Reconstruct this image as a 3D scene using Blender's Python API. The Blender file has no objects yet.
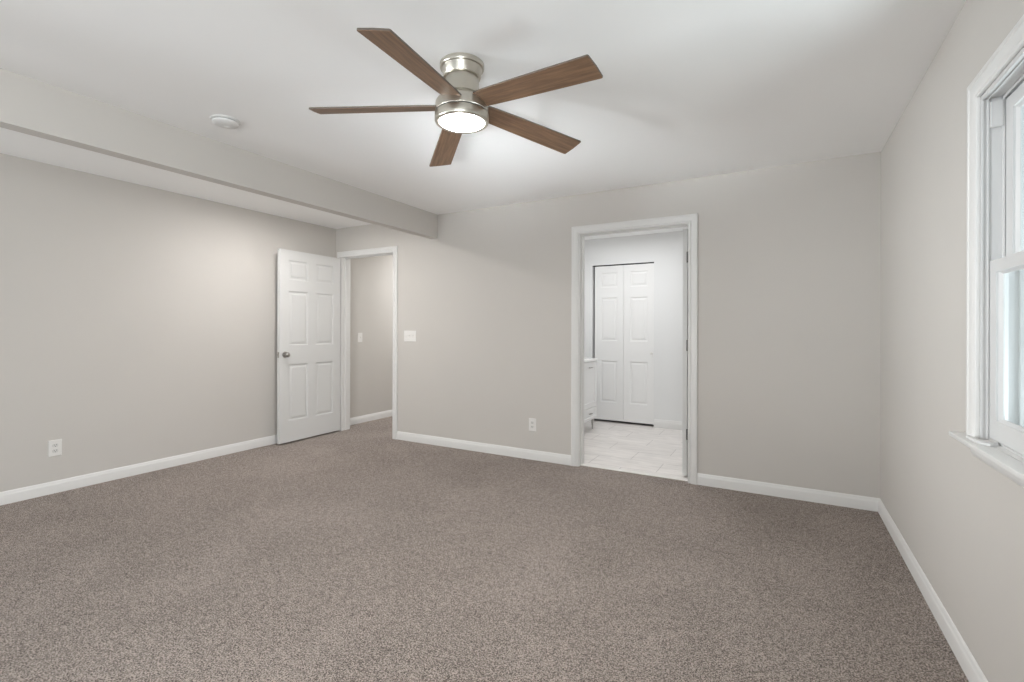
import bpy, bmesh, math
from mathutils import Vector, Matrix

S = bpy.context.scene
COL = S.collection
R = math.radians

# ------------------------------------------------------------------ camera
CAM_H = 1.2296
cam_data = bpy.data.cameras.new('camera')
cam = bpy.data.objects.new('camera', cam_data)
COL.objects.link(cam)
cam_data.sensor_fit = 'HORIZONTAL'
cam_data.sensor_width = 36.0
cam_data.lens = 36.0 * 481.1 / 1024.0
cam_data.shift_y = -(341.0 - 329.2) / 1024.0
cam_data.clip_start = 0.02
cam.matrix_world = (Matrix.Translation((0, 0, CAM_H)) @ Matrix.Rotation(R(29.1723), 4, 'Z')
                    @ Matrix.Rotation(R(90), 4, 'X') @ Matrix.Rotation(0.0027, 4, 'Z'))
S.camera = cam

# ------------------------------------------------------------------ sky, exposure
world = bpy.data.worlds.new('sky')
S.world = world
world.use_nodes = True
bg = world.node_tree.nodes['Background']
bg.inputs['Color'].default_value = (0.60, 0.665, 0.70, 1)
bg.inputs['Strength'].default_value = 0.9
S.view_settings.view_transform = 'Standard'
S.view_settings.look = 'None'
S.view_settings.gamma = 1.0
S.view_settings.use_curve_mapping = False
S.view_settings.exposure = 0.12
S.cycles.use_denoising = True
S.cycles.max_bounces = 14
S.cycles.diffuse_bounces = 8
S.cycles.sample_clamp_indirect = 6.0
S.cycles.use_adaptive_sampling = False


def area_light(name, loc, rot, sx, sy, power, col=(1, 1, 1), shape='RECTANGLE', spread=180):
    d = bpy.data.lights.new(name, 'AREA')
    d.shape = shape
    d.size = sx
    if shape in ('RECTANGLE', 'ELLIPSE'):
        d.size_y = sy
    d.energy = power
    d.color = col
    d.spread = R(spread)
    o = bpy.data.objects.new(name, d)
    o.location = loc
    o.rotation_euler = rot
    COL.objects.link(o)
    return o


def aim(a, b):
    return (Vector(b) - Vector(a)).to_track_quat('-Z', 'Y').to_euler()


DAY = (0.90, 0.96, 1.0)
# room dimensions (metres)
XL, XR, YB, YR, H = -4.7226, 0.5914, 4.0635, -3.2, 2.44
WT = 0.125                       # partition thickness
YB2 = YB + WT
BEAM_X0, BEAM_X1, BEAM_Z = -3.2688, -3.1754, 2.1913

# added fill lights behind the viewer, side-window daylight aimed up, then unseen lamps
area_light('fill_right_rear', (XR - 0.05, -1.6, 1.35), (0, R(90), 0), 1.5, 1.9, 106, DAY)  # added main fill, set before the solid right wall out of view
area_light('fill_rear_alcove', (-4.0, YR + 0.15, 0.8), aim((-4.0, YR + 0.15, 0.8), (-4.0, 1.5, 2.44)), 1.2, 1.0, 10, DAY, spread=70)  # added fill aimed up at the alcove ceiling
area_light('fill_ceiling_right', (XR - 0.09, -1.6, 0.45), aim((XR - 0.09, -1.6, 0.45), (-1.6, 3.0, 2.44)), 1.2, 0.4, 2.7, DAY, spread=14)  # added narrow beam that brightens the ceiling near the back wall
area_light('fill_ceiling_left', (XL + 0.10, -1.6, 0.45), aim((XL + 0.10, -1.6, 0.45), (-1.5, 3.0, 2.44)), 1.2, 0.4, 2.8, DAY, spread=14)  # matching ceiling beam added on the left side
area_light('fill_left_beam', (XL + 0.07, -1.2, 1.1), aim((XL + 0.07, -1.2, 1.1), (0.55, 2.85, 1.65)), 1.0, 1.4, 10.5, DAY, spread=36)  # added beam that brightens the far part of the right wall
area_light('daylight_side', (XR + 1.0, 1.77, 0.5), aim((XR + 1.0, 1.77, 0.5), (-1.6, 1.9, 2.44)), 1.0, 1.0, 38, DAY)
area_light('bathroom_lamp_light', (-1.55, 5.2, 2.40), (0, 0, 0), 0.9, 0.5, 13.6, (0.99, 0.995, 1.0))
area_light('hall_fill_light', (-4.1, 5.75, 2.40), (0, 0, 0), 0.8, 0.8, 22, (0.96, 0.98, 1.0))  # unseen lamp added to brighten the hall wall


# ------------------------------------------------------------------ helpers
def lin(c):
    return tuple((v / 12.92 if v <= 0.04045 else ((v + 0.055) / 1.055) ** 2.4) for v in c)


def mat(name, col, rough=0.5, metal=0.0, bump=0.0, bump_scale=200.0, mottle=0.0, mottle_scale=2.0, spec=0.5):
    m = bpy.data.materials.new(name)
    m.use_nodes = True
    nt = m.node_tree
    b = nt.nodes['Principled BSDF']
    b.inputs['Base Color'].default_value = (*col, 1)
    b.inputs['Roughness'].default_value = rough
    b.inputs['Metallic'].default_value = metal
    b.inputs['Specular IOR Level'].default_value = spec
    tc = nt.nodes.new('ShaderNodeTexCoord')
    if bump > 0:
        n = nt.nodes.new('ShaderNodeTexNoise')
        n.inputs['Scale'].default_value = bump_scale
        n.inputs['Detail'].default_value = 3
        nt.links.new(tc.outputs['Object'], n.inputs['Vector'])
        bp = nt.nodes.new('ShaderNodeBump')
        bp.inputs['Strength'].default_value = bump
        bp.inputs['Distance'].default_value = 0.002
        nt.links.new(n.outputs['Fac'], bp.inputs['Height'])
        nt.links.new(bp.outputs['Normal'], b.inputs['Normal'])
    if mottle > 0:
        n2 = nt.nodes.new('ShaderNodeTexNoise')
        n2.inputs['Scale'].default_value = mottle_scale
        n2.inputs['Detail'].default_value = 4
        nt.links.new(tc.outputs['Object'], n2.inputs['Vector'])
        r = nt.nodes.new('ShaderNodeValToRGB')
        r.color_ramp.elements[0].color = (*[c * (1 - mottle) for c in col], 1)
        r.color_ramp.elements[1].color = (*[min(1, c * (1 + mottle)) for c in col], 1)
        nt.links.new(n2.outputs['Fac'], r.inputs['Fac'])
        nt.links.new(r.outputs['Color'], b.inputs['Base Color'])
    return m


WALL_C = (0.600, 0.574, 0.540)
M = {}
M['wall'] = mat('greige_wall_paint', WALL_C, 0.75, bump=0.06, bump_scale=320, mottle=0.015, mottle_scale=3, spec=0.25)
M['ceiling'] = mat('ceiling_paint', (0.94, 0.94, 0.935), 0.85, bump=0.05, bump_scale=260, spec=0.2)
M['trim'] = mat('white_trim_paint', (0.765, 0.76, 0.745), 0.38)
M['door'] = mat('white_door_paint', (0.69, 0.69, 0.68), 0.42)
M['vinyl'] = mat('white_vinyl', (0.69, 0.69, 0.685), 0.35)
M['bath_wall'] = mat('bathroom_wall_paint', (0.78, 0.785, 0.785), 0.6, bump=0.03, bump_scale=300)
M['lacquer'] = mat('white_lacquer', (0.84, 0.84, 0.835), 0.3)
M['counter'] = mat('white_counter', (0.88, 0.88, 0.87), 0.2, mottle=0.02, mottle_scale=9)
M['plate'] = mat('white_plate_plastic', (0.80, 0.785, 0.76), 0.35)
M['receptacle'] = mat('receptacle_plastic', (0.70, 0.69, 0.665), 0.4)
M['slot'] = mat('slot_dark', (0.03, 0.03, 0.03), 0.6)
M['dark'] = mat('dark_gap', (0.025, 0.024, 0.023), 0.8)
M['smoke'] = mat('detector_plastic', (0.78, 0.78, 0.77), 0.5)
M['nickel_dark'] = mat('satin_nickel_aged', (0.42, 0.40, 0.38), 0.28, 1.0)
M['hinge'] = mat('hinge_nickel', (0.16, 0.155, 0.15), 0.4, 1.0)
M['vent'] = mat('detector_vent', (0.30, 0.30, 0.29), 0.7)
M['threshold'] = mat('threshold_marble', (0.82, 0.80, 0.77), 0.35, mottle=0.06, mottle_scale=14)


def brushed_nickel():
    m = mat('brushed_nickel', (0.58, 0.55, 0.485), 0.30, 1.0)
    nt = m.node_tree
    b = nt.nodes['Principled BSDF']
    tc = nt.nodes.new('ShaderNodeTexCoord')
    mp = nt.nodes.new('ShaderNodeMapping')
    mp.inputs['Scale'].default_value = (6, 6, 700)
    n = nt.nodes.new('ShaderNodeTexNoise')
    n.inputs['Scale'].default_value = 1.0
    n.inputs['Detail'].default_value = 4
    nt.links.new(tc.outputs['Object'], mp.inputs['Vector'])
    nt.links.new(mp.outputs['Vector'], n.inputs['Vector'])
    r = nt.nodes.new('ShaderNodeMapRange')
    r.inputs['To Min'].default_value = 0.24
    r.inputs['To Max'].default_value = 0.38
    nt.links.new(n.outputs['Fac'], r.inputs['Value'])
    nt.links.new(r.outputs['Result'], b.inputs['Roughness'])
    b.inputs['Anisotropic'].default_value = 0.3
    return m


M['nickel'] = brushed_nickel()


def wood():
    m = bpy.data.materials.new('walnut_blade')
    m.use_nodes = True
    nt = m.node_tree
    b = nt.nodes['Principled BSDF']
    b.inputs['Roughness'].default_value = 0.5
    tc = nt.nodes.new('ShaderNodeTexCoord')
    mp = nt.nodes.new('ShaderNodeMapping')
    mp.inputs['Scale'].default_value = (2.2, 34, 10)
    n = nt.nodes.new('ShaderNodeTexNoise')
    n.inputs['Scale'].default_value = 2.2
    n.inputs['Detail'].default_value = 8
    n.inputs['Roughness'].default_value = 0.62
    n.inputs['Distortion'].default_value = 0.6
    nt.links.new(tc.outputs['Object'], mp.inputs['Vector'])
    nt.links.new(mp.outputs['Vector'], n.inputs['Vector'])
    r = nt.nodes.new('ShaderNodeValToRGB')
    r.color_ramp.elements[0].position = 0.30
    r.color_ramp.elements[0].color = (0.10, 0.056, 0.031, 1)
    r.color_ramp.elements[1].position = 0.72
    r.color_ramp.elements[1].color = (0.26, 0.152, 0.088, 1)
    nt.links.new(n.outputs['Fac'], r.inputs['Fac'])
    nt.links.new(r.outputs['Color'], b.inputs['Base Color'])
    return m


M['wood'] = wood()
M['wood_edge'] = mat('dark_blade_edge', (0.10, 0.085, 0.07), 0.5)


def carpet():
    m = bpy.data.materials.new('taupe_frieze_carpet')
    m.use_nodes = True
    nt = m.node_tree
    L = nt.links.new
    b = nt.nodes['Principled BSDF']
    b.inputs['Roughness'].default_value = 0.95
    b.inputs['Specular IOR Level'].default_value = 0.1
    b.inputs['Sheen Weight'].default_value = 0.15
    tc = nt.nodes.new('ShaderNodeTexCoord')

    def noise(scale, detail, rough=0.5, dist=0.0):
        n = nt.nodes.new('ShaderNodeTexNoise')
        n.inputs['Scale'].default_value = scale
        n.inputs['Detail'].default_value = detail
        n.inputs['Roughness'].default_value = rough
        n.inputs['Distortion'].default_value = dist
        L(tc.outputs['Object'], n.inputs['Vector'])
        return n
    fine = noise(185, 2, 0.65, 0.2)
    mid = noise(34, 3, 0.6)
    big = noise(1.6, 3, 0.55, 0.6)
    vor = nt.nodes.new('ShaderNodeTexVoronoi')
    vor.inputs['Scale'].default_value = 230
    L(tc.outputs['Object'], vor.inputs['Vector'])

    def mth(op, a, bb):
        n = nt.nodes.new('ShaderNodeMath')
        n.operation = op
        for i, v in enumerate((a, bb)):
            if isinstance(v, (int, float)):
                n.inputs[i].default_value = v
            else:
                L(v, n.inputs[i])
        return n.outputs[0]
    sep = nt.nodes.new('ShaderNodeSeparateColor')
    L(vor.outputs['Color'], sep.inputs['Color'])
    f = mth('MULTIPLY', mth('SUBTRACT', fine.outputs['Fac'], 0.5), 4.0)
    f = mth('ADD', f, mth('MULTIPLY', mth('SUBTRACT', mid.outputs['Fac'], 0.5), 0.8))
    f = mth('ADD', f, mth('MULTIPLY', mth('SUBTRACT', big.outputs['Fac'], 0.5), 0.45))
    f = mth('ADD', f, mth('MULTIPLY', mth('SUBTRACT', sep.outputs[0], 0.5), 0.75))
    f = mth('ADD', f, 0.5)
    r = nt.nodes.new('ShaderNodeValToRGB')
    e = r.color_ramp.elements
    e[0].position = 0.0
    e[0].color = (0.105, 0.082, 0.069, 1)
    e[1].position = 1.0
    e[1].color = (0.66, 0.57, 0.515, 1)
    k = r.color_ramp.elements.new(0.42)
    k.color = (0.315, 0.262, 0.228, 1)
    k = r.color_ramp.elements.new(0.62)
    k.color = (0.425, 0.358, 0.316, 1)
    L(f, r.inputs['Fac'])
    L(r.outputs['Color'], b.inputs['Base Color'])
    bp = nt.nodes.new('ShaderNodeBump')
    bp.inputs['Strength'].default_value = 0.7
    bp.inputs['Distance'].default_value = 0.008
    L(f, bp.inputs['Height'])
    L(bp.outputs['Normal'], b.inputs['Normal'])
    return m


M['carpet'] = carpet()


def tile():
    m = bpy.data.materials.new('pale_marble_tile')
    m.use_nodes = True
    nt = m.node_tree
    L = nt.links.new
    b = nt.nodes['Principled BSDF']
    b.inputs['Roughness'].default_value = 0.35
    tc = nt.nodes.new('ShaderNodeTexCoord')
    br = nt.nodes.new('ShaderNodeTexBrick')
    br.inputs['Scale'].default_value = 1.0
    br.inputs['Brick Width'].default_value = 0.61
    br.inputs['Row Height'].default_value = 0.305
    br.inputs['Mortar Size'].default_value = 0.004
    br.inputs['Mortar Smooth'].default_value = 0.2
    br.inputs['Color1'].default_value = (0.82, 0.785, 0.76, 1)
    br.inputs['Color2'].default_value = (0.77, 0.735, 0.71, 1)
    br.inputs['Mortar'].default_value = (0.56, 0.53, 0.51, 1)
    L(tc.outputs['Object'], br.inputs['Vector'])
    mp = nt.nodes.new('ShaderNodeMapping')
    mp.inputs['Scale'].default_value = (2.0, 7.0, 1)
    n = nt.nodes.new('ShaderNodeTexNoise')
    n.inputs['Scale'].default_value = 1.7
    n.inputs['Detail'].default_value = 7
    n.inputs['Distortion'].default_value = 1.2
    L(tc.outputs['Object'], mp.inputs['Vector'])
    L(mp.outputs['Vector'], n.inputs['Vector'])
    mr = nt.nodes.new('ShaderNodeMapRange')
    mr.inputs['From Min'].default_value = 0.3
    mr.inputs['From Max'].default_value = 0.7
    mr.inputs['To Min'].default_value = 0.88
    mr.inputs['To Max'].default_value = 1.1
    L(n.outputs['Fac'], mr.inputs['Value'])
    mx = nt.nodes.new('ShaderNodeMix')
    mx.data_type = 'RGBA'
    mx.blend_type = 'MULTIPLY'
    mx.inputs['Factor'].default_value = 1.0
    L(br.outputs['Color'], mx.inputs[6])
    L(mr.outputs['Result'], mx.inputs[7])
    L(mx.outputs[2], b.inputs['Base Color'])
    return m


M['tile'] = tile()


def glass():
    m = bpy.data.materials.new('window_glass')
    m.use_nodes = True
    nt = m.node_tree
    nt.nodes.remove(nt.nodes['Principled BSDF'])
    out = nt.nodes['Material Output']
    t = nt.nodes.new('ShaderNodeBsdfTransparent')
    t.inputs['Color'].default_value = (0.93, 0.96, 0.96, 1)
    g = nt.nodes.new('ShaderNodeBsdfGlossy')
    g.inputs['Roughness'].default_value = 0.02
    lw_ = nt.nodes.new('ShaderNodeLayerWeight')
    pw = nt.nodes.new('ShaderNodeMath')
    pw.operation = 'POWER'
    pw.inputs[1].default_value = 5.0
    nt.links.new(lw_.outputs['Facing'], pw.inputs[0])
    fr = nt.nodes.new('ShaderNodeMath')
    fr.operation = 'MULTIPLY_ADD'
    fr.inputs[1].default_value = 0.95
    fr.inputs[2].default_value = 0.04
    nt.links.new(pw.outputs[0], fr.inputs[0])
    mx = nt.nodes.new('ShaderNodeMixShader')
    nt.links.new(fr.outputs[0], mx.inputs[0])
    nt.links.new(t.outputs[0], mx.inputs[1])
    nt.links.new(g.outputs[0], mx.inputs[2])
    nt.links.new(mx.outputs[0], out.inputs['Surface'])
    return m


M['glass'] = glass()


def emitter(name, col, strength):
    m = bpy.data.materials.new(name)
    m.use_nodes = True
    b = m.node_tree.nodes['Principled BSDF']
    b.inputs['Base Color'].default_value = (0.9, 0.9, 0.88, 1)
    b.inputs['Emission Color'].default_value = (*col, 1)
    b.inputs['Emission Strength'].default_value = strength
    return m


M['lens'] = emitter('glowing_opal_lens', (1.0, 0.97, 0.935), 165.0)
# fan lens emission is graded down at the rim to soften its edge
nt = M['lens'].node_tree
tc = nt.nodes.new('ShaderNodeTexCoord')
ln = nt.nodes.new('ShaderNodeVectorMath')
ln.operation = 'LENGTH'
sp = nt.nodes.new('ShaderNodeVectorMath')
sp.operation = 'MULTIPLY'
sp.inputs[1].default_value = (1, 1, 0)
nt.links.new(tc.outputs['Object'], sp.inputs[0])
nt.links.new(sp.outputs[0], ln.inputs[0])
mr = nt.nodes.new('ShaderNodeMapRange')
mr.interpolation_type = 'SMOOTHSTEP'
mr.inputs['From Min'].default_value = 0.090
mr.inputs['From Max'].default_value = 0.1015
mr.inputs['To Min'].default_value = 190.0
mr.inputs['To Max'].default_value = 1.6
nt.links.new(ln.outputs['Value'], mr.inputs['Value'])
nt.links.new(mr.outputs['Result'], nt.nodes['Principled BSDF'].inputs['Emission Strength'])
M['alcove_lens'] = emitter('glowing_alcove_lens', (1.0, 0.97, 0.945), 370.0)


class Shape:
    """collects geometry for ONE mesh object; every builder takes an optional matrix"""

    def __init__(self):
        self.bm = bmesh.new()

    def box(self, x0, x1, y0, y1, z0, z1, bevel=0.0, seg=2):
        b2 = bmesh.new()
        vs = [b2.verts.new((x, y, z)) for x in (x0, x1) for y in (y0, y1) for z in (z0, z1)]
        for f in ((0, 1, 3, 2), (4, 6, 7, 5), (0, 4, 5, 1), (2, 3, 7, 6), (0, 2, 6, 4), (1, 5, 7, 3)):
            b2.faces.new([vs[i] for i in f])
        bmesh.ops.recalc_face_normals(b2, faces=b2.faces[:])
        if bevel > 0:
            bmesh.ops.bevel(b2, geom=b2.edges[:], offset=bevel, segments=seg, affect='EDGES', profile=0.5)
        self.merge(b2)
        return self

    def merge(self, b2, mx=None):
        me = bpy.data.meshes.new('tmp')
        b2.to_mesh(me)
        b2.free()
        if mx is not None:
            me.transform(mx)
        self.bm.from_mesh(me)
        bpy.data.meshes.remove(me)

    def grid(self, rows, close_u=False, close_v=False, caps=False):
        """rows: list of lists of points; quads between neighbours"""
        vv = [[self.bm.verts.new(p) for p in r] for r in rows]
        n, k = len(vv), len(vv[0])
        for i in range(n if close_u else n - 1):
            for j in range(k if close_v else k - 1):
                a, b, c, d = vv[i][j], vv[i][(j + 1) % k], vv[(i + 1) % n][(j + 1) % k], vv[(i + 1) % n][j]
                try:
                    self.bm.faces.new((a, b, c, d))
                except ValueError:
                    pass
        if caps:
            self.bm.faces.new(vv[0][::-1])
            self.bm.faces.new(vv[-1])
        return self

    def lathe(self, prof, seg=64, mx=None):
        """prof: list of (r, z) around z"""
        b2 = Shape()
        rows = []
        for r, z in prof:
            rows.append([(max(r, 1e-5) * math.cos(2 * math.pi * i / seg), max(r, 1e-5) * math.sin(2 * math.pi * i / seg), z) for i in range(seg)])
        b2.grid(rows, close_v=True)
        bmesh.ops.remove_doubles(b2.bm, verts=b2.bm.verts[:], dist=2e-5)
        bmesh.ops.recalc_face_normals(b2.bm, faces=b2.bm.faces[:])
        self.merge(b2.bm, mx)
        return self

    def build(self, name, m, parent=None, smooth=0, origin=None, recalc=True):
        bm = self.bm
        if recalc:
            bmesh.ops.recalc_face_normals(bm, faces=bm.faces[:])
        me = bpy.data.meshes.new(name)
        if origin is not None:
            bmesh.ops.translate(bm, verts=bm.verts[:], vec=-Vector(origin))
        bm.to_mesh(me)
        bm.free()
        if smooth:
            for p in me.polygons:
                p.use_smooth = True
            me.set_sharp_from_angle(angle=R(smooth))
        for x in (m if isinstance(m, (list, tuple)) else [m]):
            me.materials.append(x)
        o = bpy.data.objects.new(name, me)
        COL.objects.link(o)
        if origin is not None:
            o.location = origin
        if parent is not None:
            o.parent = parent
        return o


def tag(o, label, cat, group=None, kind=None):
    o['label'] = label
    o['category'] = cat
    if group:
        o['group'] = group
    if kind:
        o['kind'] = kind
    return o


def empty(name, loc, rz=0.0):
    o = bpy.data.objects.new(name, None)
    o.empty_display_size = 0.1
    o.location = loc
    o.rotation_euler = (0, 0, rz)
    COL.objects.link(o)
    return o


# ------------------------------------------------------------------ room shell
E_L, E_R, D_Z = -4.612, -3.800, 2.085       # entry opening
B_L, B_R = -1.575, -0.648                   # bathroom opening
JT = 0.018                                  # jamb thickness


def carpet_floor():
    s = Shape()
    s.box(XL - 0.2, XR + 0.15, YR - 0.15, YB, -0.1, 0.0)
    s.box(-4.95, -3.55, YB, 6.5, -0.1, 0.0)
    s.box(B_L - 0.02, B_R + 0.02, YB, 4.105, -0.1, 0.0)
    return s


tag(carpet_floor().build('floor', M['carpet']), 'speckled taupe frieze carpet covering the bedroom and hall floor', 'floor', kind='structure')

tag(Shape().box(-2.6, -0.35, 4.105, 6.9, -0.1, -0.001).build('floor_bathroom', M['tile'], origin=(-2.46, 4.23, 0)),
    'pale marble-look tiled bathroom floor beyond the open doorway', 'floor', kind='structure')

tag(Shape().box(XL - 0.2, XR + 0.15, YR - 0.15, YB + 0.02, H, H + 0.1).build('ceiling', M['ceiling']),
    'smooth white bedroom ceiling carrying the fan and smoke detector', 'ceiling', kind='structure')
tag(Shape().box(-5.0, -3.4, YB + 0.02, 6.6, H, H + 0.1).build('ceiling_hall', M['ceiling']),
    'white hall ceiling behind the open six panel door', 'ceiling', kind='structure')
tag(Shape().box(-2.7, -0.3, YB + 0.02, 7.0, H, H + 0.1).build('ceiling_bathroom', M['ceiling']),
    'white bathroom ceiling beyond the doorway with hinges', 'ceiling', kind='structure')

s = Shape()
ez, bz = D_Z + JT, D_Z + JT - 0.002
s.box(XL - 0.2, E_L - JT, YB, YB2, 0, H)
s.box(E_L - JT, E_R + JT, YB, YB2, ez, H)
s.box(E_R + JT, B_L - JT, YB, YB2, 0, H)
s.box(B_L - JT, B_R + JT, YB, YB2, bz, H)
s.box(B_R + JT, XR + 0.15, YB, YB2, 0, H)
tag(s.build('wall_back', M['wall']), 'greige back wall pierced by the entry and bathroom doorways', 'wall', kind='structure')

s = Shape()
s.box(XL - 0.12, XL, -0.55, YB, 0, H)
s.box(XL - 0.12, XL, YR - 0.1, -2.65, 0, H)
s.box(XL - 0.12, XL, -2.65, -0.55, 0, 0.55)
s.box(XL - 0.12, XL, -2.65, -0.55, 2.15, H)
tag(s.build('wall_left', M['wall']),
    'greige left wall behind the beam with one outlet near the floor', 'wall', kind='structure')

# window opening in the right wall
W_Y1, W_Y0, W_Z0, W_Z1 = 2.204, 1.340, 0.842, 2.026
s = Shape()
RX = XR + 0.10
s.box(XR, RX, W_Y1, YB, 0, H)
s.box(XR, RX, YR - 0.1, W_Y0, 0, H)
s.box(XR, RX, W_Y0, W_Y1, 0, W_Z0)
s.box(XR, RX, W_Y0, W_Y1, W_Z1, H)
tag(s.build('wall_right', M['wall']), 'greige right wall holding the white double-hung window', 'wall', kind='structure')

s = Shape()
s.box(XL, -3.6, YR - 0.12, YR, 0, H)
s.box(0.1, XR, YR - 0.12, YR, 0, H)
s.box(-3.6, 0.1, YR - 0.12, YR, 0, 0.3)
s.box(-3.6, 0.1, YR - 0.12, YR, 2.28, H)
tag(s.build('wall_rear', M['wall']), 'greige rear wall with a wide opening added to let in light behind the viewer', 'wall', kind='structure')

tag(Shape().box(BEAM_X0, BEAM_X1, YR, YB, BEAM_Z, H).build('beam', M['wall']),
    'long greige boxed ceiling beam dividing the room from the left alcove', 'beam', kind='structure')

# hall behind the entry
tag(Shape().box(-4.91, -4.79, YB2, 6.4, 0, H).build('wall_hall_left', M['wall']),
    'greige hall wall with a light switch seen through the entry doorway', 'wall', kind='structure')
tag(Shape().box(-4.91, -3.45, 6.4, 6.5, 0, H).build('wall_hall_back', M['wall']),
    'greige end wall of the hall', 'wall', kind='structure')
tag(Shape().box(-3.6, -3.5, YB2, 6.4, 0, H).build('wall_hall_right', M['wall']),
    'greige right wall of the hall hidden past the doorway', 'wall', kind='structure')

# bathroom
BF_L, BF_R, BF_Z, BY = -2.208, -1.394, 2.085, 6.165
s = Shape()
s.box(-2.58, BF_L, BY, BY + 0.10, 0, H)
s.box(BF_R, -0.38, BY, BY + 0.10, 0, H)
s.box(BF_L, BF_R, BY, BY + 0.10, BF_Z, H)
tag(s.build('wall_bathroom_back', M['bath_wall']), 'white bathroom wall around the bifold closet door', 'wall', kind='structure')
tag(Shape().box(-2.58, -2.46, YB2, BY, 0, H).build('wall_bathroom_left', M['bath_wall']),
    'white bathroom wall behind the vanity', 'wall', kind='structure')
tag(Shape().box(-0.50, -0.38, YB2, BY, 0, H).build('wall_bathroom_right', M['bath_wall']),
    'white bathroom wall behind the opened bathroom door', 'wall', kind='structure')
s = Shape()  # closet walls coloured near-black in place of shade
s.box(BF_L - 0.12, BF_L - 0.02, BY + 0.10, BY + 0.7, 0, H)
s.box(BF_R + 0.02, BF_R + 0.12, BY + 0.10, BY + 0.7, 0, H)
s.box(BF_L - 0.12, BF_R + 0.12, BY + 0.7, BY + 0.75, 0, H)
s.box(BF_L - 0.12, BF_R + 0.12, BY + 0.10, BY + 0.7, H - 0.05, H)
tag(s.build('wall_closet', M['dark']), 'closet interior with its shade painted in dark, glimpsed in the gaps around the bifold door', 'wall', kind='structure')
tag(Shape().box(B_L, B_R, 4.100, 4.150, -0.02, 0.006, 0.002).build('trim_1', M['threshold']),
    'thin pale marble threshold between carpet and bathroom tile', 'threshold', kind='structure')

# ------------------------------------------------------------------ mouldings
CASING = [(0.0, 0.0), (0.0, 0.0075), (0.002, 0.0105), (0.006, 0.0120), (0.010, 0.0105), (0.012, 0.0065), (0.0155, 0.0060), (0.019, 0.0105), (0.026, 0.0135),
          (0.036, 0.0150), (0.046, 0.0162), (0.049, 0.0190), (0.060, 0.0195), (0.064, 0.0175), (0.066, 0.012), (0.066, 0.0)]


def casing(xl, xr, z0, zt, to3, k=1.0):
    """mitred three-sided casing; to3(a, z, h) maps (along wall, height, out of wall)"""
    s = Shape()
    rows = []
    for (a, z, sa, sz) in ((xl, z0, -1, 0), (xl, zt, -1, 1), (xr, zt, 1, 1), (xr, z0, 1, 0)):
        rows.append([to3(a + sa * d * k, z + sz * d * k, h) for d, h in CASING])
    s.grid(rows, close_v=True, caps=True)
    return s


def back_wall(a, z, h):
    return (a, YB - h, z)


def back_wall_far(a, z, h):
    return (a, YB2 + h, z)


tag(casing(E_L - 0.006, E_R + 0.006, 0, D_Z + 0.004, back_wall).build('trim_2', M['trim'], smooth=35),
    'white moulded casing around the left entry doorway', 'door casing', kind='structure')
tag(casing(B_L - 0.008, B_R + 0.006, 0, D_Z + 0.003, back_wall).build('trim_3', M['trim'], smooth=35),
    'white moulded casing around the bathroom doorway', 'door casing', kind='structure')


def jamb(xl, xr, zt, stop_y0, stop_y1):
    s = Shape()
    t = JT
    s.box(xl - t, xl, YB, YB2, 0, zt + t)
    s.box(xr, xr + t, YB, YB2, 0, zt + t)
    s.box(xl, xr, YB, YB2, zt, zt + t)
    q = 0.010
    s.box(xl, xl + q, stop_y0, stop_y1, 0, zt, 0.002)
    s.box(xr - q, xr, stop_y0, stop_y1, 0, zt, 0.002)
    s.box(xl + q, xr - q, stop_y0, stop_y1, zt - q, zt, 0.002)
    return s


ent_jamb = tag(jamb(E_L, E_R, D_Z, YB + 0.040, YB + 0.075).build('trim_4', M['trim']),
               'white jamb lining the left entry doorway', 'door jamb', kind='structure')
bath_jamb = tag(jamb(B_L, B_R, D_Z - 0.002, YB2 - 0.075, YB2 - 0.040).build('trim_5', M['trim']),
                'white jamb lining the bathroom doorway', 'door jamb', kind='structure')

BASE = [(0.0, 0.0), (0.013, 0.0), (0.013, 0.062), (0.011, 0.068), (0.0085, 0.072), (0.0075, 0.080), (0.005, 0.087), (0.002, 0.090), (0.0, 0.090)]


def baseboard(name, p0, p1, nrm, label, k=1.0):
    s = Shape()
    rows = []
    for p in (p0, p1):
        rows.append([(p[0] + nrm[0] * d, p[1] + nrm[1] * d, z * k) for d, z in BASE])
    s.grid(rows, close_v=True, caps=True)
    return tag(s.build(name, M['trim'], smooth=35), label, 'baseboard', kind='structure')


baseboard('baseboard_left', (XL, YR), (XL, YB), (1, 0), 'white baseboard along the left wall')
baseboard('baseboard_right', (XR, YR), (XR, YB), (-1, 0), 'white baseboard along the right wall under the window')
baseboard('baseboard_back_center', (E_R + 0.072, YB), (B_L - 0.072, YB), (0, -1), 'white baseboard on the back wall between the two doorways')
baseboard('baseboard_back_right', (B_R + 0.072, YB), (XR, YB), (0, -1), 'white baseboard on the back wall from bathroom doorway to right corner')
baseboard('baseboard_hall', (-4.79, YB2), (-4.79, 6.4), (1, 0), 'white baseboard in the hall past the open door')
baseboard('baseboard_bathroom', (BF_R + 0.004, BY), (-0.50, BY), (0, -1), 'tall white baseboard in the bathroom right of the bifold door', 1.15)


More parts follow.
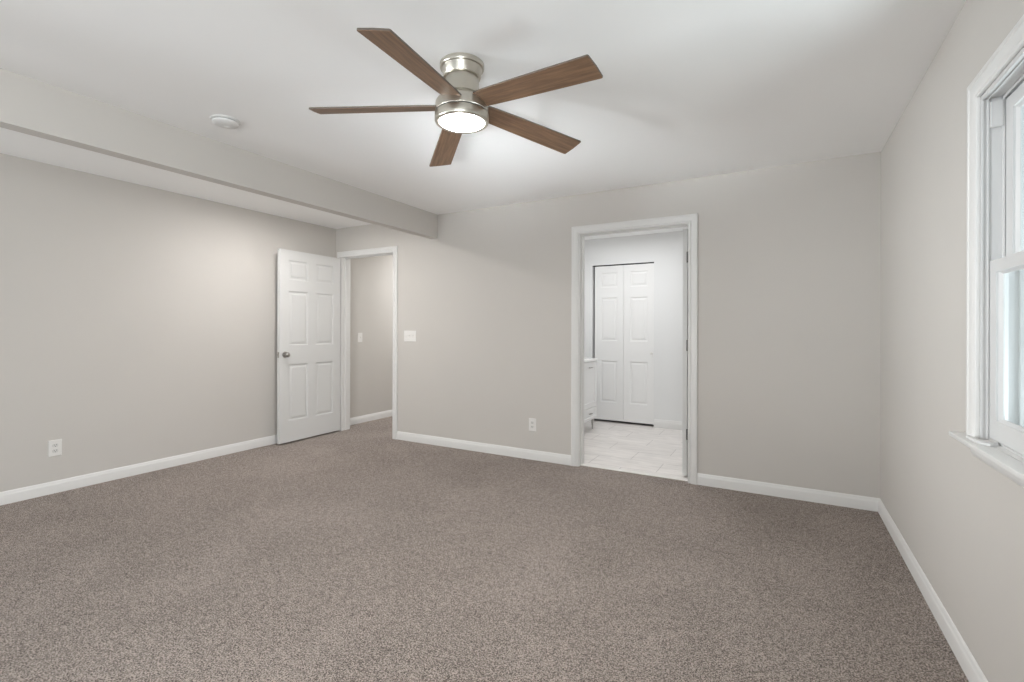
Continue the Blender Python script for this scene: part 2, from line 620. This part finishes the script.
# ------------------------------------------------------------------ moulded panel doors
def panel_leaf(w, h, t, us, vs, inset=0.016, depth=0.011, field=0.036):
    """moulded leaf: x 0..w, y 0..-t (front face y=0 .. back y=-t), z 0..h; panels on both faces"""
    ug = sorted({0.0, w, *[u for p in us for u in p]})
    vg = sorted({0.0, h, *[v for p in vs for v in p]})
    s = Shape()
    for (y, sg) in ((0.0, -1), (-t, 1)):
        for i in range(len(ug) - 1):
            for j in range(len(vg) - 1):
                u0, u1, v0, v1 = ug[i], ug[i + 1], vg[j], vg[j + 1]
                if any(abs(p[0] - u0) < 1e-6 for p in us) and any(abs(p[0] - v0) < 1e-6 for p in vs):
                    rings = [(0, 0), (0.0015, 0.0045), (0.008, 0.0065), (0.0105, depth), (inset, depth), (field, 0.0030), (field + 0.001, 0.0015)]
                    rows = []
                    for ins, dp in rings:
                        yy = y + sg * dp
                        rows.append([(u0 + ins, yy, v0 + ins), (u1 - ins, yy, v0 + ins), (u1 - ins, yy, v1 - ins), (u0 + ins, yy, v1 - ins)])
                    s.grid(rows, close_v=True)
                    s.bm.faces.new([s.bm.verts.new(p) for p in rows[-1]])
                else:
                    s.bm.faces.new([s.bm.verts.new(p) for p in ((u0, y, v0), (u1, y, v0), (u1, y, v1), (u0, y, v1))])
    for i in range(len(ug) - 1):
        for v in (0.0, h):
            s.bm.faces.new([s.bm.verts.new(p) for p in ((ug[i], 0, v), (ug[i + 1], 0, v), (ug[i + 1], -t, v), (ug[i], -t, v))])
    for j in range(len(vg) - 1):
        for u in (0.0, w):
            s.bm.faces.new([s.bm.verts.new(p) for p in ((u, 0, vg[j]), (u, 0, vg[j + 1]), (u, -t, vg[j + 1]), (u, -t, vg[j]))])
    bmesh.ops.remove_doubles(s.bm, verts=s.bm.verts[:], dist=1e-5)
    return s


KNOB = [(0.0, 0.0), (0.031, 0.0), (0.033, 0.002), (0.032, 0.005), (0.026, 0.007), (0.013, 0.009), (0.0105, 0.014), (0.0105, 0.022), (0.014, 0.028),
        (0.021, 0.033), (0.0255, 0.040), (0.0265, 0.047), (0.024, 0.054), (0.018, 0.059), (0.009, 0.0615), (0.0, 0.062)]
SIX_V = [(0.225, 0.83), (1.03, 1.615), (1.735, 1.945)]
SIX_U = [(0.108, 0.355), (0.461, 0.708)]
LEAF_H, LEAF_T = 2.052, 0.035


def hinge_parts(leaf, zs, x, y):
    for z in zs:
        s = Shape()
        s.lathe([(0.0, -0.046), (0.0055, -0.046), (0.0055, 0.046), (0.0, 0.046)], 16, Matrix.Translation((x, y, z)))
        s.box(x - 0.002, x + 0.002, y, y + 0.03, z - 0.044, z + 0.044)
        s.build('hinge', M['hinge'], leaf, smooth=35)


# entry door: swung open against the left wall.  local x runs from hinge to free edge, front face (y=0) towards the room
ang = math.atan2(3.215 - 4.030, -4.583 - -4.605)
door1 = panel_leaf(0.816, LEAF_H, LEAF_T, SIX_U, SIX_V).build('door_1', M['door'], smooth=25)
door1.location = (-4.605, 4.030, 0.018)
door1.rotation_euler = (0, 0, ang)
tag(door1, 'white six panel door standing open in front of the left wall', 'door', kind='structure')
for sgn in (1, -1):
    mx = Matrix.Translation((0.752, 0.0 if sgn > 0 else -LEAF_T, 0.935)) @ Matrix.Rotation(R(-90 * sgn), 4, 'X')
    k = Shape().lathe(KNOB, 40, mx).build('door_knob', M['nickel_dark'], door1, smooth=40)
    k['label'] = 'satin nickel round knob'
s = Shape()
s.box(0.8155, 0.8175, -LEAF_T + 0.005, -0.005, 0.905, 0.965)
s.box(0.816, 0.826, -LEAF_T / 2 - 0.008, -LEAF_T / 2 + 0.008, 0.926, 0.944, 0.002)
s.build('latch', M['nickel_dark'], door1)
for z in (0.22, 1.02, 1.82):
    s = Shape().lathe([(0.0, -0.045), (0.0055, -0.045), (0.0055, 0.045), (0.0, 0.045)], 16, Matrix.Translation((-0.005, -LEAF_T - 0.003, z)))
    s.box(-0.003, 0.0, -LEAF_T, -0.004, z - 0.044, z + 0.044)
    s.build('hinge', M['hinge'], door1, smooth=35)

# bathroom door: opened 90 degrees into the bathroom, seen on its hinge edge
bd = panel_leaf(0.905, LEAF_H, LEAF_T, [(0.12, 0.395), (0.51, 0.785)], SIX_V).build('door_2', M['door'], smooth=25)
bd.location = (-0.690, YB2 + 0.006, 0.016)
bd.rotation_euler = (0, 0, R(90))
# local +x -> world +y, local y (0..-t) -> world x (+t side)
bd.location.x = -0.677 - LEAF_T
tag(bd, 'white bathroom door swung fully inward, seen edge-on at the hinges', 'door', kind='structure')
for z in (0.345, 1.082, 1.815):
    s = Shape()
    s.lathe([(0.0, -0.045), (0.0052, -0.045), (0.0052, 0.045), (0.0, 0.045)], 16, Matrix.Translation((-0.004, -LEAF_T - 0.0040, z)))
    s.box(-0.002, 0.0, -LEAF_T - 0.0010, -LEAF_T + 0.006, z - 0.045, z + 0.045)
    s.build('hinge', M['hinge'], bd, smooth=35)
for sgn in (1, -1):
    mx = Matrix.Translation((0.838, 0.0 if sgn > 0 else -LEAF_T, 0.935)) @ Matrix.Rotation(R(-90 * sgn), 4, 'X')
    Shape().lathe(KNOB, 32, mx).build('door_knob', M['nickel_dark'], bd, smooth=40)

# bifold closet door in the bathroom
bf = tag(empty('door_3', (-1.80, 6.19, 0)), 'white bifold closet door with six panels, closed, at the bathroom end wall', 'closet door', kind='structure')
LW = 0.3915
BV = [(0.235, 0.785), (1.045, 1.62), (1.755, 1.955)]
for i, x0 in enumerate((BF_L + 0.027 - -1.80, BF_L + 0.027 + LW + 0.003 - -1.80)):
    leaf = panel_leaf(LW, 2.040, 0.030, [(0.083, 0.308)], BV).build('door_leaf', M['lacquer'], bf, smooth=25)
    # front must face the camera (-y): local y runs 0..-t, turn it round
    leaf.rotation_euler = (0, 0, R(180))
    leaf.location = (x0 + LW, 0.0, 0.030)
    if i == 1:
        mx = Matrix.Translation((0.028, 0.0, 0.90)) @ Matrix.Rotation(R(-90), 4, 'X')
        kb = Shape().lathe([(0.0, 0.0), (0.008, 0.0), (0.007, 0.010), (0.010, 0.016), (0.015, 0.020), (0.016, 0.026), (0.012, 0.030), (0.0, 0.031)], 28, mx)
        kb.build('knob', M['receptacle'], leaf, smooth=40)
Shape().box(BF_L + 0.002 + 1.80, BF_R - 0.002 + 1.80, 0.004, 0.030, 2.074, 2.085).build('track', M['dark'], bf)


# ------------------------------------------------------------------ window in the right wall
win = tag(empty('window_1', (XR, 1.772, 0.86)), 'white double-hung window with moulded casing and stool in the right wall', 'window', kind='structure')
WO = Vector(win.location)


def wbuild(s, name, m, smooth=0, parent=None, label=None):
    o = s.build(name, m, parent or win, smooth=smooth, recalc=True)
    if parent is None:
        o.data.transform(Matrix.Translation(-WO))
    else:
        o.data.transform(Matrix.Translation(-WO))
    if label:
        o['label'] = label
    return o


CY1, CY0, CZ1 = 2.205, 1.339, 2.024
wbuild(casing(CY0, CY1, 0.862, CZ1, lambda a, z, h: (XR - h, a, z)), 'casing', M['trim'], 35)
s = Shape()
s.box(0.540, XR, 1.195, 2.330, 0.844, 0.861, 0.003, 3)
s.box(XR, 0.613, CY0 + 0.006, CY1 - 0.006, 0.843, 0.861)
wbuild(s, 'stool', M['trim'], 35)
s = Shape()
prof = [(0.0, 0.843), (0.012, 0.843), (0.012, 0.812), (0.009, 0.806), (0.006, 0.797), (0.003, 0.794), (0.0, 0.794)]
s.grid([[(XR - d, yy, z) for d, z in prof] for yy in (1.295, 2.249)], close_v=True, caps=True)
wbuild(s, 'apron', M['trim'], 35)

# frame: jambs, head, sill with stop strips and tracks
s = Shape()
JX0, JX1 = XR, 0.765
FY1, FY0, FZ1, FZ0 = 2.202, 1.346, 2.012, 0.845
s.box(JX0, JX1, FY1, FY1 + 0.004, FZ0, FZ1)
s.box(JX0 + 0.001, JX1, FY0 - 0.004, FY0, FZ0, FZ1)
s.box(JX0 + 0.001, JX1, FY0, FY1, FZ1, FZ1 + 0.012)
s.box(0.613, JX1, FY0, FY1, FZ0, 0.868)
for (sx0, sx1, d) in ((0.5925, 0.600, 0.004), (0.6075, 0.613, 0.005), (0.645, 0.651, 0.010), (0.685, 0.693, 0.012), (0.735, 0.765, 0.012)):
    s.box(sx0, sx1, FY1 - d, FY1, 0.862, FZ1, 0.0015)
    s.box(sx0, sx1, FY0, FY0 + d, 0.862, FZ1, 0.0015)
    s.box(sx0, sx1, FY0, FY1, FZ1 - d, FZ1, 0.0015)
wbuild(s, 'frame', M['vinyl'])
for y0, y1 in ((FY1 - 0.014, FY1 - 0.0005), (FY0 + 0.0005, FY0 + 0.014)):
    wbuild(Shape().box(0.6135, 0.6445, y0, y1, 1.910, FZ1 - 0.0145, 0.0015), 'track_block', M['vinyl'])


def sash(x, y0, y1, z0, z1, st, rb, rt, thick, name):
    """sash frame with sloped glazing beads; x = room-side face"""
    s = Shape()
    outer = [(y0, z0), (y1, z0), (y1, z1), (y0, z1)]
    inner = [(y0 + st, z0 + rb), (y1 - st, z0 + rb), (y1 - st, z1 - rt), (y0 + st, z1 - rt)]
    b = 0.009
    bead = [(y0 + st + b, z0 + rb + b), (y1 - st - b, z0 + rb + b), (y1 - st - b, z1 - rt - b), (y0 + st + b, z1 - rt - b)]
    xg = x + thick * 0.55
    rows = [[(x + 0.0, *p) for p in outer], [(x, *p) for p in inner], [(x + 0.006, *p) for p in inner], [(xg - 0.002, *p) for p in bead],
            [(xg + 0.002, *p) for p in bead], [(x + thick, *p) for p in inner], [(x + thick, *p) for p in outer]]
    s.grid(rows, close_u=True, close_v=True)
    o = wbuild(s, name, M['vinyl'])
    g = Shape().box(xg - 0.0015, xg + 0.0015, y0 + st + 0.004, y1 - st - 0.004, z0 + rb + 0.004, z1 - rt - 0.004)
    gl = wbuild(g, 'glass', M['glass'], parent=o)
    return o


low = sash(0.6145, FY0 + 0.002, FY1 - 0.002, 0.869, 1.462, 0.056, 0.064, 0.040, 0.030, 'lower_sash')
upp = sash(0.6520, FY0 + 0.002, FY1 - 0.002, 1.428, 1.997, 0.062, 0.036, 0.045, 0.030, 'upper_sash')
wbuild(Shape().box(0.619, 0.640, 1.745, 1.805, 1.462, 1.474, 0.003), 'sash_lock', M['vinyl'], parent=low)

# curled strip on the stool by the casing foot
s = Shape()
path = [(0.5645, 2.205), (0.5635, 2.170), (0.5660, 2.130), (0.5720, 2.095), (0.5840, 2.080), (0.5970, 2.088), (0.6060, 2.112)]
rows = []
for i, (px, py) in enumerate(path):
    a = Vector(path[max(i - 1, 0)])
    c = Vector(path[min(i + 1, len(path) - 1)])
    d = (c - a).normalized()
    n = Vector((-d.y, d.x))
    w = 0.0075
    rows.append([(px + n.x * w, py + n.y * w, 0.8615), (px - n.x * w, py - n.y * w, 0.8615),
                 (px - n.x * w, py - n.y * w, 0.8690), (px, py, 0.8715), (px + n.x * w, py + n.y * w, 0.8690)])
s.grid(rows, close_v=True, caps=True)
strip = s.build('plastic_strip', M['vinyl'], smooth=40, origin=(0.58, 2.18, 0.8612))
tag(strip, 'curled white plastic strip lying on the window stool beside the casing foot', 'strip')


# ------------------------------------------------------------------ ceiling fan
FX, FY_ = -1.276, 1.810
fan = tag(empty('ceiling_fan', (FX, FY_, H)), 'brushed nickel ceiling fan with five walnut blades and a lit round lamp', 'ceiling fan')


def fan_part(prof, name, m, parent=None, label=None):
    o = Shape().lathe([(r, z - H) for r, z in prof], 72).build(name, m, parent or fan, smooth=30)
    if label:
        o['label'] = label
    return o


fan_part([(0.0, 2.4395), (0.099, 2.4395), (0.1015, 2.437), (0.1015, 2.423), (0.099, 2.418), (0.0925, 2.4155), (0.091, 2.412), (0.086, 2.381), (0.083, 2.3765), (0.0, 2.3765)],
         'canopy', M['nickel'])
fan_part([(0.0, 2.378), (0.074, 2.378), (0.075, 2.372), (0.0785, 2.335), (0.084, 2.303), (0.0855, 2.295), (0.083, 2.2925), (0.0, 2.2925)], 'motor_housing', M['nickel'])
fan_part([(0.0, 2.2945), (0.079, 2.2945), (0.079, 2.289), (0.0, 2.289)], 'neck_ring', M['dark'], label='dark shadow gap ring under the motor housing')
fan_part([(0.0, 2.290), (0.086, 2.290), (0.090, 2.288), (0.115, 2.268), (0.1195, 2.261), (0.1205, 2.255), (0.1205, 2.2205), (0.119, 2.218), (0.0, 2.218)], 'hub', M['nickel'])
fan_part([(0.0, 2.2185), (0.1185, 2.2185), (0.1185, 2.2125), (0.0, 2.2125)], 'gap_ring', M['dark'], label='dark gap between hub and lamp ring')
lampring = fan_part([(0.0, 2.2130), (0.120, 2.2130), (0.1225, 2.2115), (0.1235, 2.206), (0.1235, 2.180), (0.121, 2.1735), (0.1160, 2.1705), (0.1100, 2.1705), (0.1080, 2.1725), (0.1080, 2.19)],
                    'lamp_ring', M['nickel'])
fan_part([(0.0, 2.190), (0.1075, 2.190), (0.1075, 2.176), (0.1050, 2.1730), (0.095, 2.1715), (0.06, 2.1700), (0.0, 2.1695)], 'lamp_lens', M['lens'],
         label='glowing white opal lens')

PITCH = R(-12.0)
HUB_Z = 2.253


def blade_shape():
    """x along the blade, y across, z thickness"""
    s = Shape()
    outline = []
    r0, r1 = 0.110, 0.680
    w0, w1 = 0.050, 0.0655
    cr = 0.004
    left = [(r0, w0), (0.16, 0.0535), (0.30, 0.058), (0.48, 0.062), (r1 - cr, w1)]
    tip = [(r1 - cr * 0.3, w1 - cr * 0.3), (r1 + 0.001, w1 - cr), (r1 + 0.004, 0.0)]
    outline = left + tip + [(x, -y) for x, y in reversed(tip[:-1])] + [(x, -y) for x, y in reversed(left)]
    t, bv = 0.0045, 0.0016

    def ring(shrink, z):
        c = []
        for x, y in outline:
            c.append((x - (shrink if x > 0.6 else (-shrink if x < 0.12 else 0)), y - math.copysign(shrink, y) * (1 if abs(y) > 1e-6 else 0), z))
        return c
    rows = [ring(bv, -t), ring(0, -t + bv), ring(0, t - bv), ring(bv, t)]
    s.grid(rows, close_v=True, caps=True)
    return s


blade_me = None
droops = [-0.042, -0.044, -0.050, -0.010, -0.050]
for k in range(5):
    a = R(-7.967 + 72 * k)
    if blade_me is None:
        b = blade_shape().build('blade', [M['wood'], M['wood_edge']], fan)
        for p in b.data.polygons:
            if abs(p.normal.z) < 0.5:
                p.material_index = 1
        blade_me = b.data
    else:
        b = bpy.data.objects.new('blade', blade_me)
        COL.objects.link(b)
        b.parent = fan
    tilt = math.atan2(-droops[k], 0.56)
    b.matrix_local = (Matrix.Translation((0, 0, HUB_Z - H - (0.010 if k == 3 else 0))) @ Matrix.Rotation(a, 4, 'Z') @ Matrix.Translation((0.1, 0, 0)) @ Matrix.Rotation(tilt, 4, 'Y')
                      @ Matrix.Translation((-0.1, 0, 0)) @ Matrix.Rotation(PITCH if k != 3 else R(-15.0), 4, 'X'))

# ------------------------------------------------------------------ smoke detector
det = tag(empty('smoke_detector', (-2.822, 1.630, H)), 'round white smoke detector on the ceiling beside the beam', 'smoke detector')
Shape().lathe([(0.0, -0.0005), (0.077, -0.0005), (0.078, -0.002), (0.077, -0.005), (0.074, -0.006), (0.0, -0.006)], 56).build('base_plate', M['smoke'], det, smooth=35)
Shape().lathe([(0.0, -0.006), (0.062, -0.006), (0.062, -0.0115), (0.0, -0.0115)], 48).build('sensor_vent', M['vent'], det, smooth=35)['label'] = 'dark vent gap around the detector'
Shape().lathe([(0.0, -0.011), (0.067, -0.011), (0.069, -0.013), (0.068, -0.020), (0.062, -0.025), (0.045, -0.0285), (0.018, -0.0295), (0.016, -0.028), (0.0, -0.028)],
              56).build('cover', M['smoke'], det, smooth=35)


# ------------------------------------------------------------------ outlets and switches
def plate_shape(w, h):
    s = Shape()
    b2 = [(0.0, 0.0), (0.0, 0.003), (0.003, 0.0055)]
    rows = []
    for ins, d in b2:
        rows.append([(-w / 2 + ins, -d, -h / 2 + ins), (w / 2 - ins, -d, -h / 2 + ins), (w / 2 - ins, -d, h / 2 - ins), (-w / 2 + ins, -d, h / 2 - ins)])
    s.grid(rows, close_v=True, caps=True)
    return s


def outlet(loc, rz, label):
    """faces local -y"""
    r = tag(empty('wall_outlet', loc, rz), label, 'outlet')
    plate_shape(0.076, 0.120).build('cover_plate', M['plate'], r)
    for z in (0.0205, -0.0205):
        s = Shape()
        pts = []
        for i in range(28):
            t = 2 * math.pi * i / 28
            pts.append((0.0172 * math.cos(t), max(-0.0125, min(0.0125, 0.0172 * math.sin(t)))))
        s.grid([[(x, -0.005, z + q) for x, q in pts], [(x, -0.0078, z + q) for x, q in pts], [(x * 0.94, -0.0084, z + q * 0.94) for x, q in pts]], close_v=True, caps=True)
        f = s.build('receptacle', M['receptacle'], r)
        s = Shape()
        s.box(-0.0075, -0.0055, -0.0088, -0.0075, z - 0.001, z + 0.0075)
        s.box(0.0055, 0.0075, -0.0088, -0.0075, z - 0.0005, z + 0.007)
        s.lathe([(0.0, 0.0), (0.0025, 0.0), (0.0025, 0.0012), (0.0, 0.0012)], 12, Matrix.Translation((0, -0.0076, z - 0.0075)) @ Matrix.Rotation(R(90), 4, 'X'))
        s.build('slots', M['slot'], f)
    Shape().lathe([(0.0, 0.0), (0.0032, 0.0), (0.0028, 0.0012), (0.0, 0.0015)], 16, Matrix.Translation((0, -0.0052, 0)) @ Matrix.Rotation(R(90), 4, 'X')).build('screw', M['plate'], r)
    return r


def switch(loc, rz, gangs, label):
    w = 0.076 + 0.046 * (gangs - 1)
    r = tag(empty('light_switch', loc, rz), label, 'light switch')
    plate_shape(w, 0.120).build('cover_plate', M['plate'], r)
    for g in range(gangs):
        x = (g - (gangs - 1) / 2) * 0.046
        s = Shape()
        s.box(x - 0.0055, x + 0.0055, -0.0062, -0.0053, -0.0125, 0.0125)
        col = s.build('toggle_slot', M['receptacle'], r)
        s = Shape()
        s.grid([[(x - 0.004, -0.0060, -0.008), (x + 0.004, -0.0060, -0.008), (x + 0.004, -0.0060, 0.006), (x - 0.004, -0.0060, 0.006)],
                [(x - 0.0032, -0.0170, 0.005), (x + 0.0032, -0.0170, 0.005), (x + 0.0032, -0.0165, 0.012), (x - 0.0032, -0.0165, 0.012)]], close_v=True, caps=True)
        s.build('toggle', M['plate'], r)
        for z in (0.030, -0.030):
            s = Shape()
            s.lathe([(0.0, 0.0), (0.003, 0.0), (0.0026, 0.001), (0.0, 0.0012)], 12, Matrix.Translation((x, -0.0053, z)) @ Matrix.Rotation(R(90), 4, 'X'))
            s.build('screw', M['plate'], r)
    return r


outlet((XL, 1.473, 0.335), R(90), 'white duplex outlet low on the left wall')
outlet((-2.043, YB, 0.329), 0, 'white duplex outlet low on the back wall between the doorways')
switch((-3.549, YB, 1.151), 0, 3, 'white three-gang switch plate beside the entry doorway casing')
switch((-4.79, 4.513, 1.116), R(90), 1, 'single white light switch on the hall wall seen through the doorway')

# ------------------------------------------------------------------ alcove lamp (flush disc behind the beam)
al = tag(empty('ceiling_light', (-3.78, 2.85, H)), 'small flush round ceiling lamp in the alcove behind the beam', 'ceiling light')
Shape().lathe([(0.0, -0.0005), (0.060, -0.0005), (0.064, -0.004), (0.066, -0.020), (0.073, -0.045), (0.074, -0.062), (0.071, -0.064), (0.068, -0.056), (0.0, -0.056)],
              48).build('lamp_rim', M['smoke'], al, smooth=35)
Shape().lathe([(0.0, -0.057), (0.067, -0.057), (0.067, -0.065), (0.0, -0.070)], 48).build('lamp_lens', M['alcove_lens'], al, smooth=35)

# ------------------------------------------------------------------ bathroom vanity
VX, VY1, VY0 = -1.98, 5.700, 4.72
van = tag(empty('bathroom_vanity', (-2.22, (VY0 + VY1) / 2, 0)), 'white bathroom vanity cabinet on tapered metal legs beyond the doorway', 'vanity')
VO = Vector(van.location)


def vbuild(s, name, m, parent=None, smooth=0, label=None):
    o = s.build(name, m, parent or van, smooth=smooth)
    o.data.transform(Matrix.Translation(-VO))
    if label:
        o['label'] = label
    return o


vbuild(Shape().box(-2.455, VX - 0.019, VY0, VY1, 0.14, 0.845, 0.002), 'cabinet_body', M['lacquer'])
vbuild(Shape().box(-2.458, VX + 0.012, VY0 - 0.012, VY1 + 0.012, 0.845, 0.872, 0.004), 'countertop', M['counter'])


def shaker(y0, y1, z0, z1, fr):
    s = Shape()
    x = VX
    rows = []
    for ins, dx in ((0, -0.019), (0, -0.001), (0.001, 0.0), (fr, 0.0), (fr + 0.002, -0.008)):
        rows.append([(x + dx, y0 + ins, z0 + ins), (x + dx, y1 - ins, z0 + ins), (x + dx, y1 - ins, z1 - ins), (x + dx, y0 + ins, z1 - ins)])
    s.grid(rows, close_v=True, caps=True)
    return s


def bar_pull(yc, z, half, parent):
    s = Shape()
    s.box(VX + 0.018, VX + 0.026, yc - half, yc + half, z - 0.004, z + 0.004, 0.002)
    for q in (-half * 0.7, half * 0.7):
        s.box(VX - 0.001, VX + 0.020, yc + q - 0.004, yc + q + 0.004, z - 0.004, z + 0.004, 0.001)
    vbuild(s, 'pull', M['nickel_dark'], parent)


for (a, b) in ((VY0 + 0.006, (VY0 + VY1) / 2 - 0.002), ((VY0 + VY1) / 2 + 0.002, VY1 - 0.006)):
    d = vbuild(shaker(a, b, 0.292, 0.838, 0.058), 'door', M['lacquer'])
    bar_pull((a + b) / 2, 0.775, 0.05, d)
    d = vbuild(shaker(a, b, 0.146, 0.287, 0.032), 'drawer', M['lacquer'])
    bar_pull((a + b) / 2, 0.226, 0.04, d)
for lx in (-2.025, -2.415):
    for ly in (VY0 + 0.03, VY1 - 0.03):
        s = Shape().lathe([(0.0, 0.142), (0.018, 0.142), (0.018, 0.134), (0.011, 0.128), (0.013, 0.095), (0.008, 0.022), (0.010, 0.014), (0.010, 0.003), (0.0, 0.0)], 24,
                          Matrix.Translation((lx, ly, 0.0)))
        vbuild(s, 'leg', M['nickel_dark'], smooth=35)

# unseen window frames added behind the viewer to go with the fill lights
rw = tag(empty('added_window_2', (-1.75, YR, 0.3)), 'wide white framed window added for light in the rear wall behind the viewer', 'window', kind='structure')
s = Shape()
for x in (-3.6, -2.42, -1.15, 0.03):
    s.box(x + 1.75, x + 1.82, -0.11, -0.03, 0.0, 1.98)
s.box(-1.85, 1.85, -0.11, -0.03, 0.0, 0.07)
s.box(-1.85, 1.85, -0.11, -0.03, 1.91, 1.98)
s.build('frame', M['vinyl'], rw)
lw = tag(empty('added_window_3', (XL, -1.6, 0.55)), 'white framed window added for light in the left wall behind the viewer', 'window', kind='structure')
s = Shape()
for y in (-1.05, 0.98):
    s.box(-0.11, -0.03, y, y + 0.07, 0.0, 1.6)
s.box(-0.11, -0.03, -1.05, 1.05, 0.0, 0.07)
s.box(-0.11, -0.03, -1.05, 1.05, 1.53, 1.6)
s.box(-0.09, -0.05, -1.05, 1.05, 0.78, 0.84)
s.build('frame', M['vinyl'], lw)
rr = tag(empty('added_window_4', (XR, -1.6, 0.40)), 'white window frame added around a fill light on the solid right wall behind the viewer', 'window', kind='structure')
s = Shape()
for y in (-1.0, 0.93):
    s.box(-0.012, 0.0, y, y + 0.07, 0.0, 1.9)
s.box(-0.012, 0.0, -1.0, 1.0, 0.0, 0.07)
s.box(-0.012, 0.0, -1.0, 1.0, 1.83, 1.9)
s.build('frame', M['vinyl'], rr)
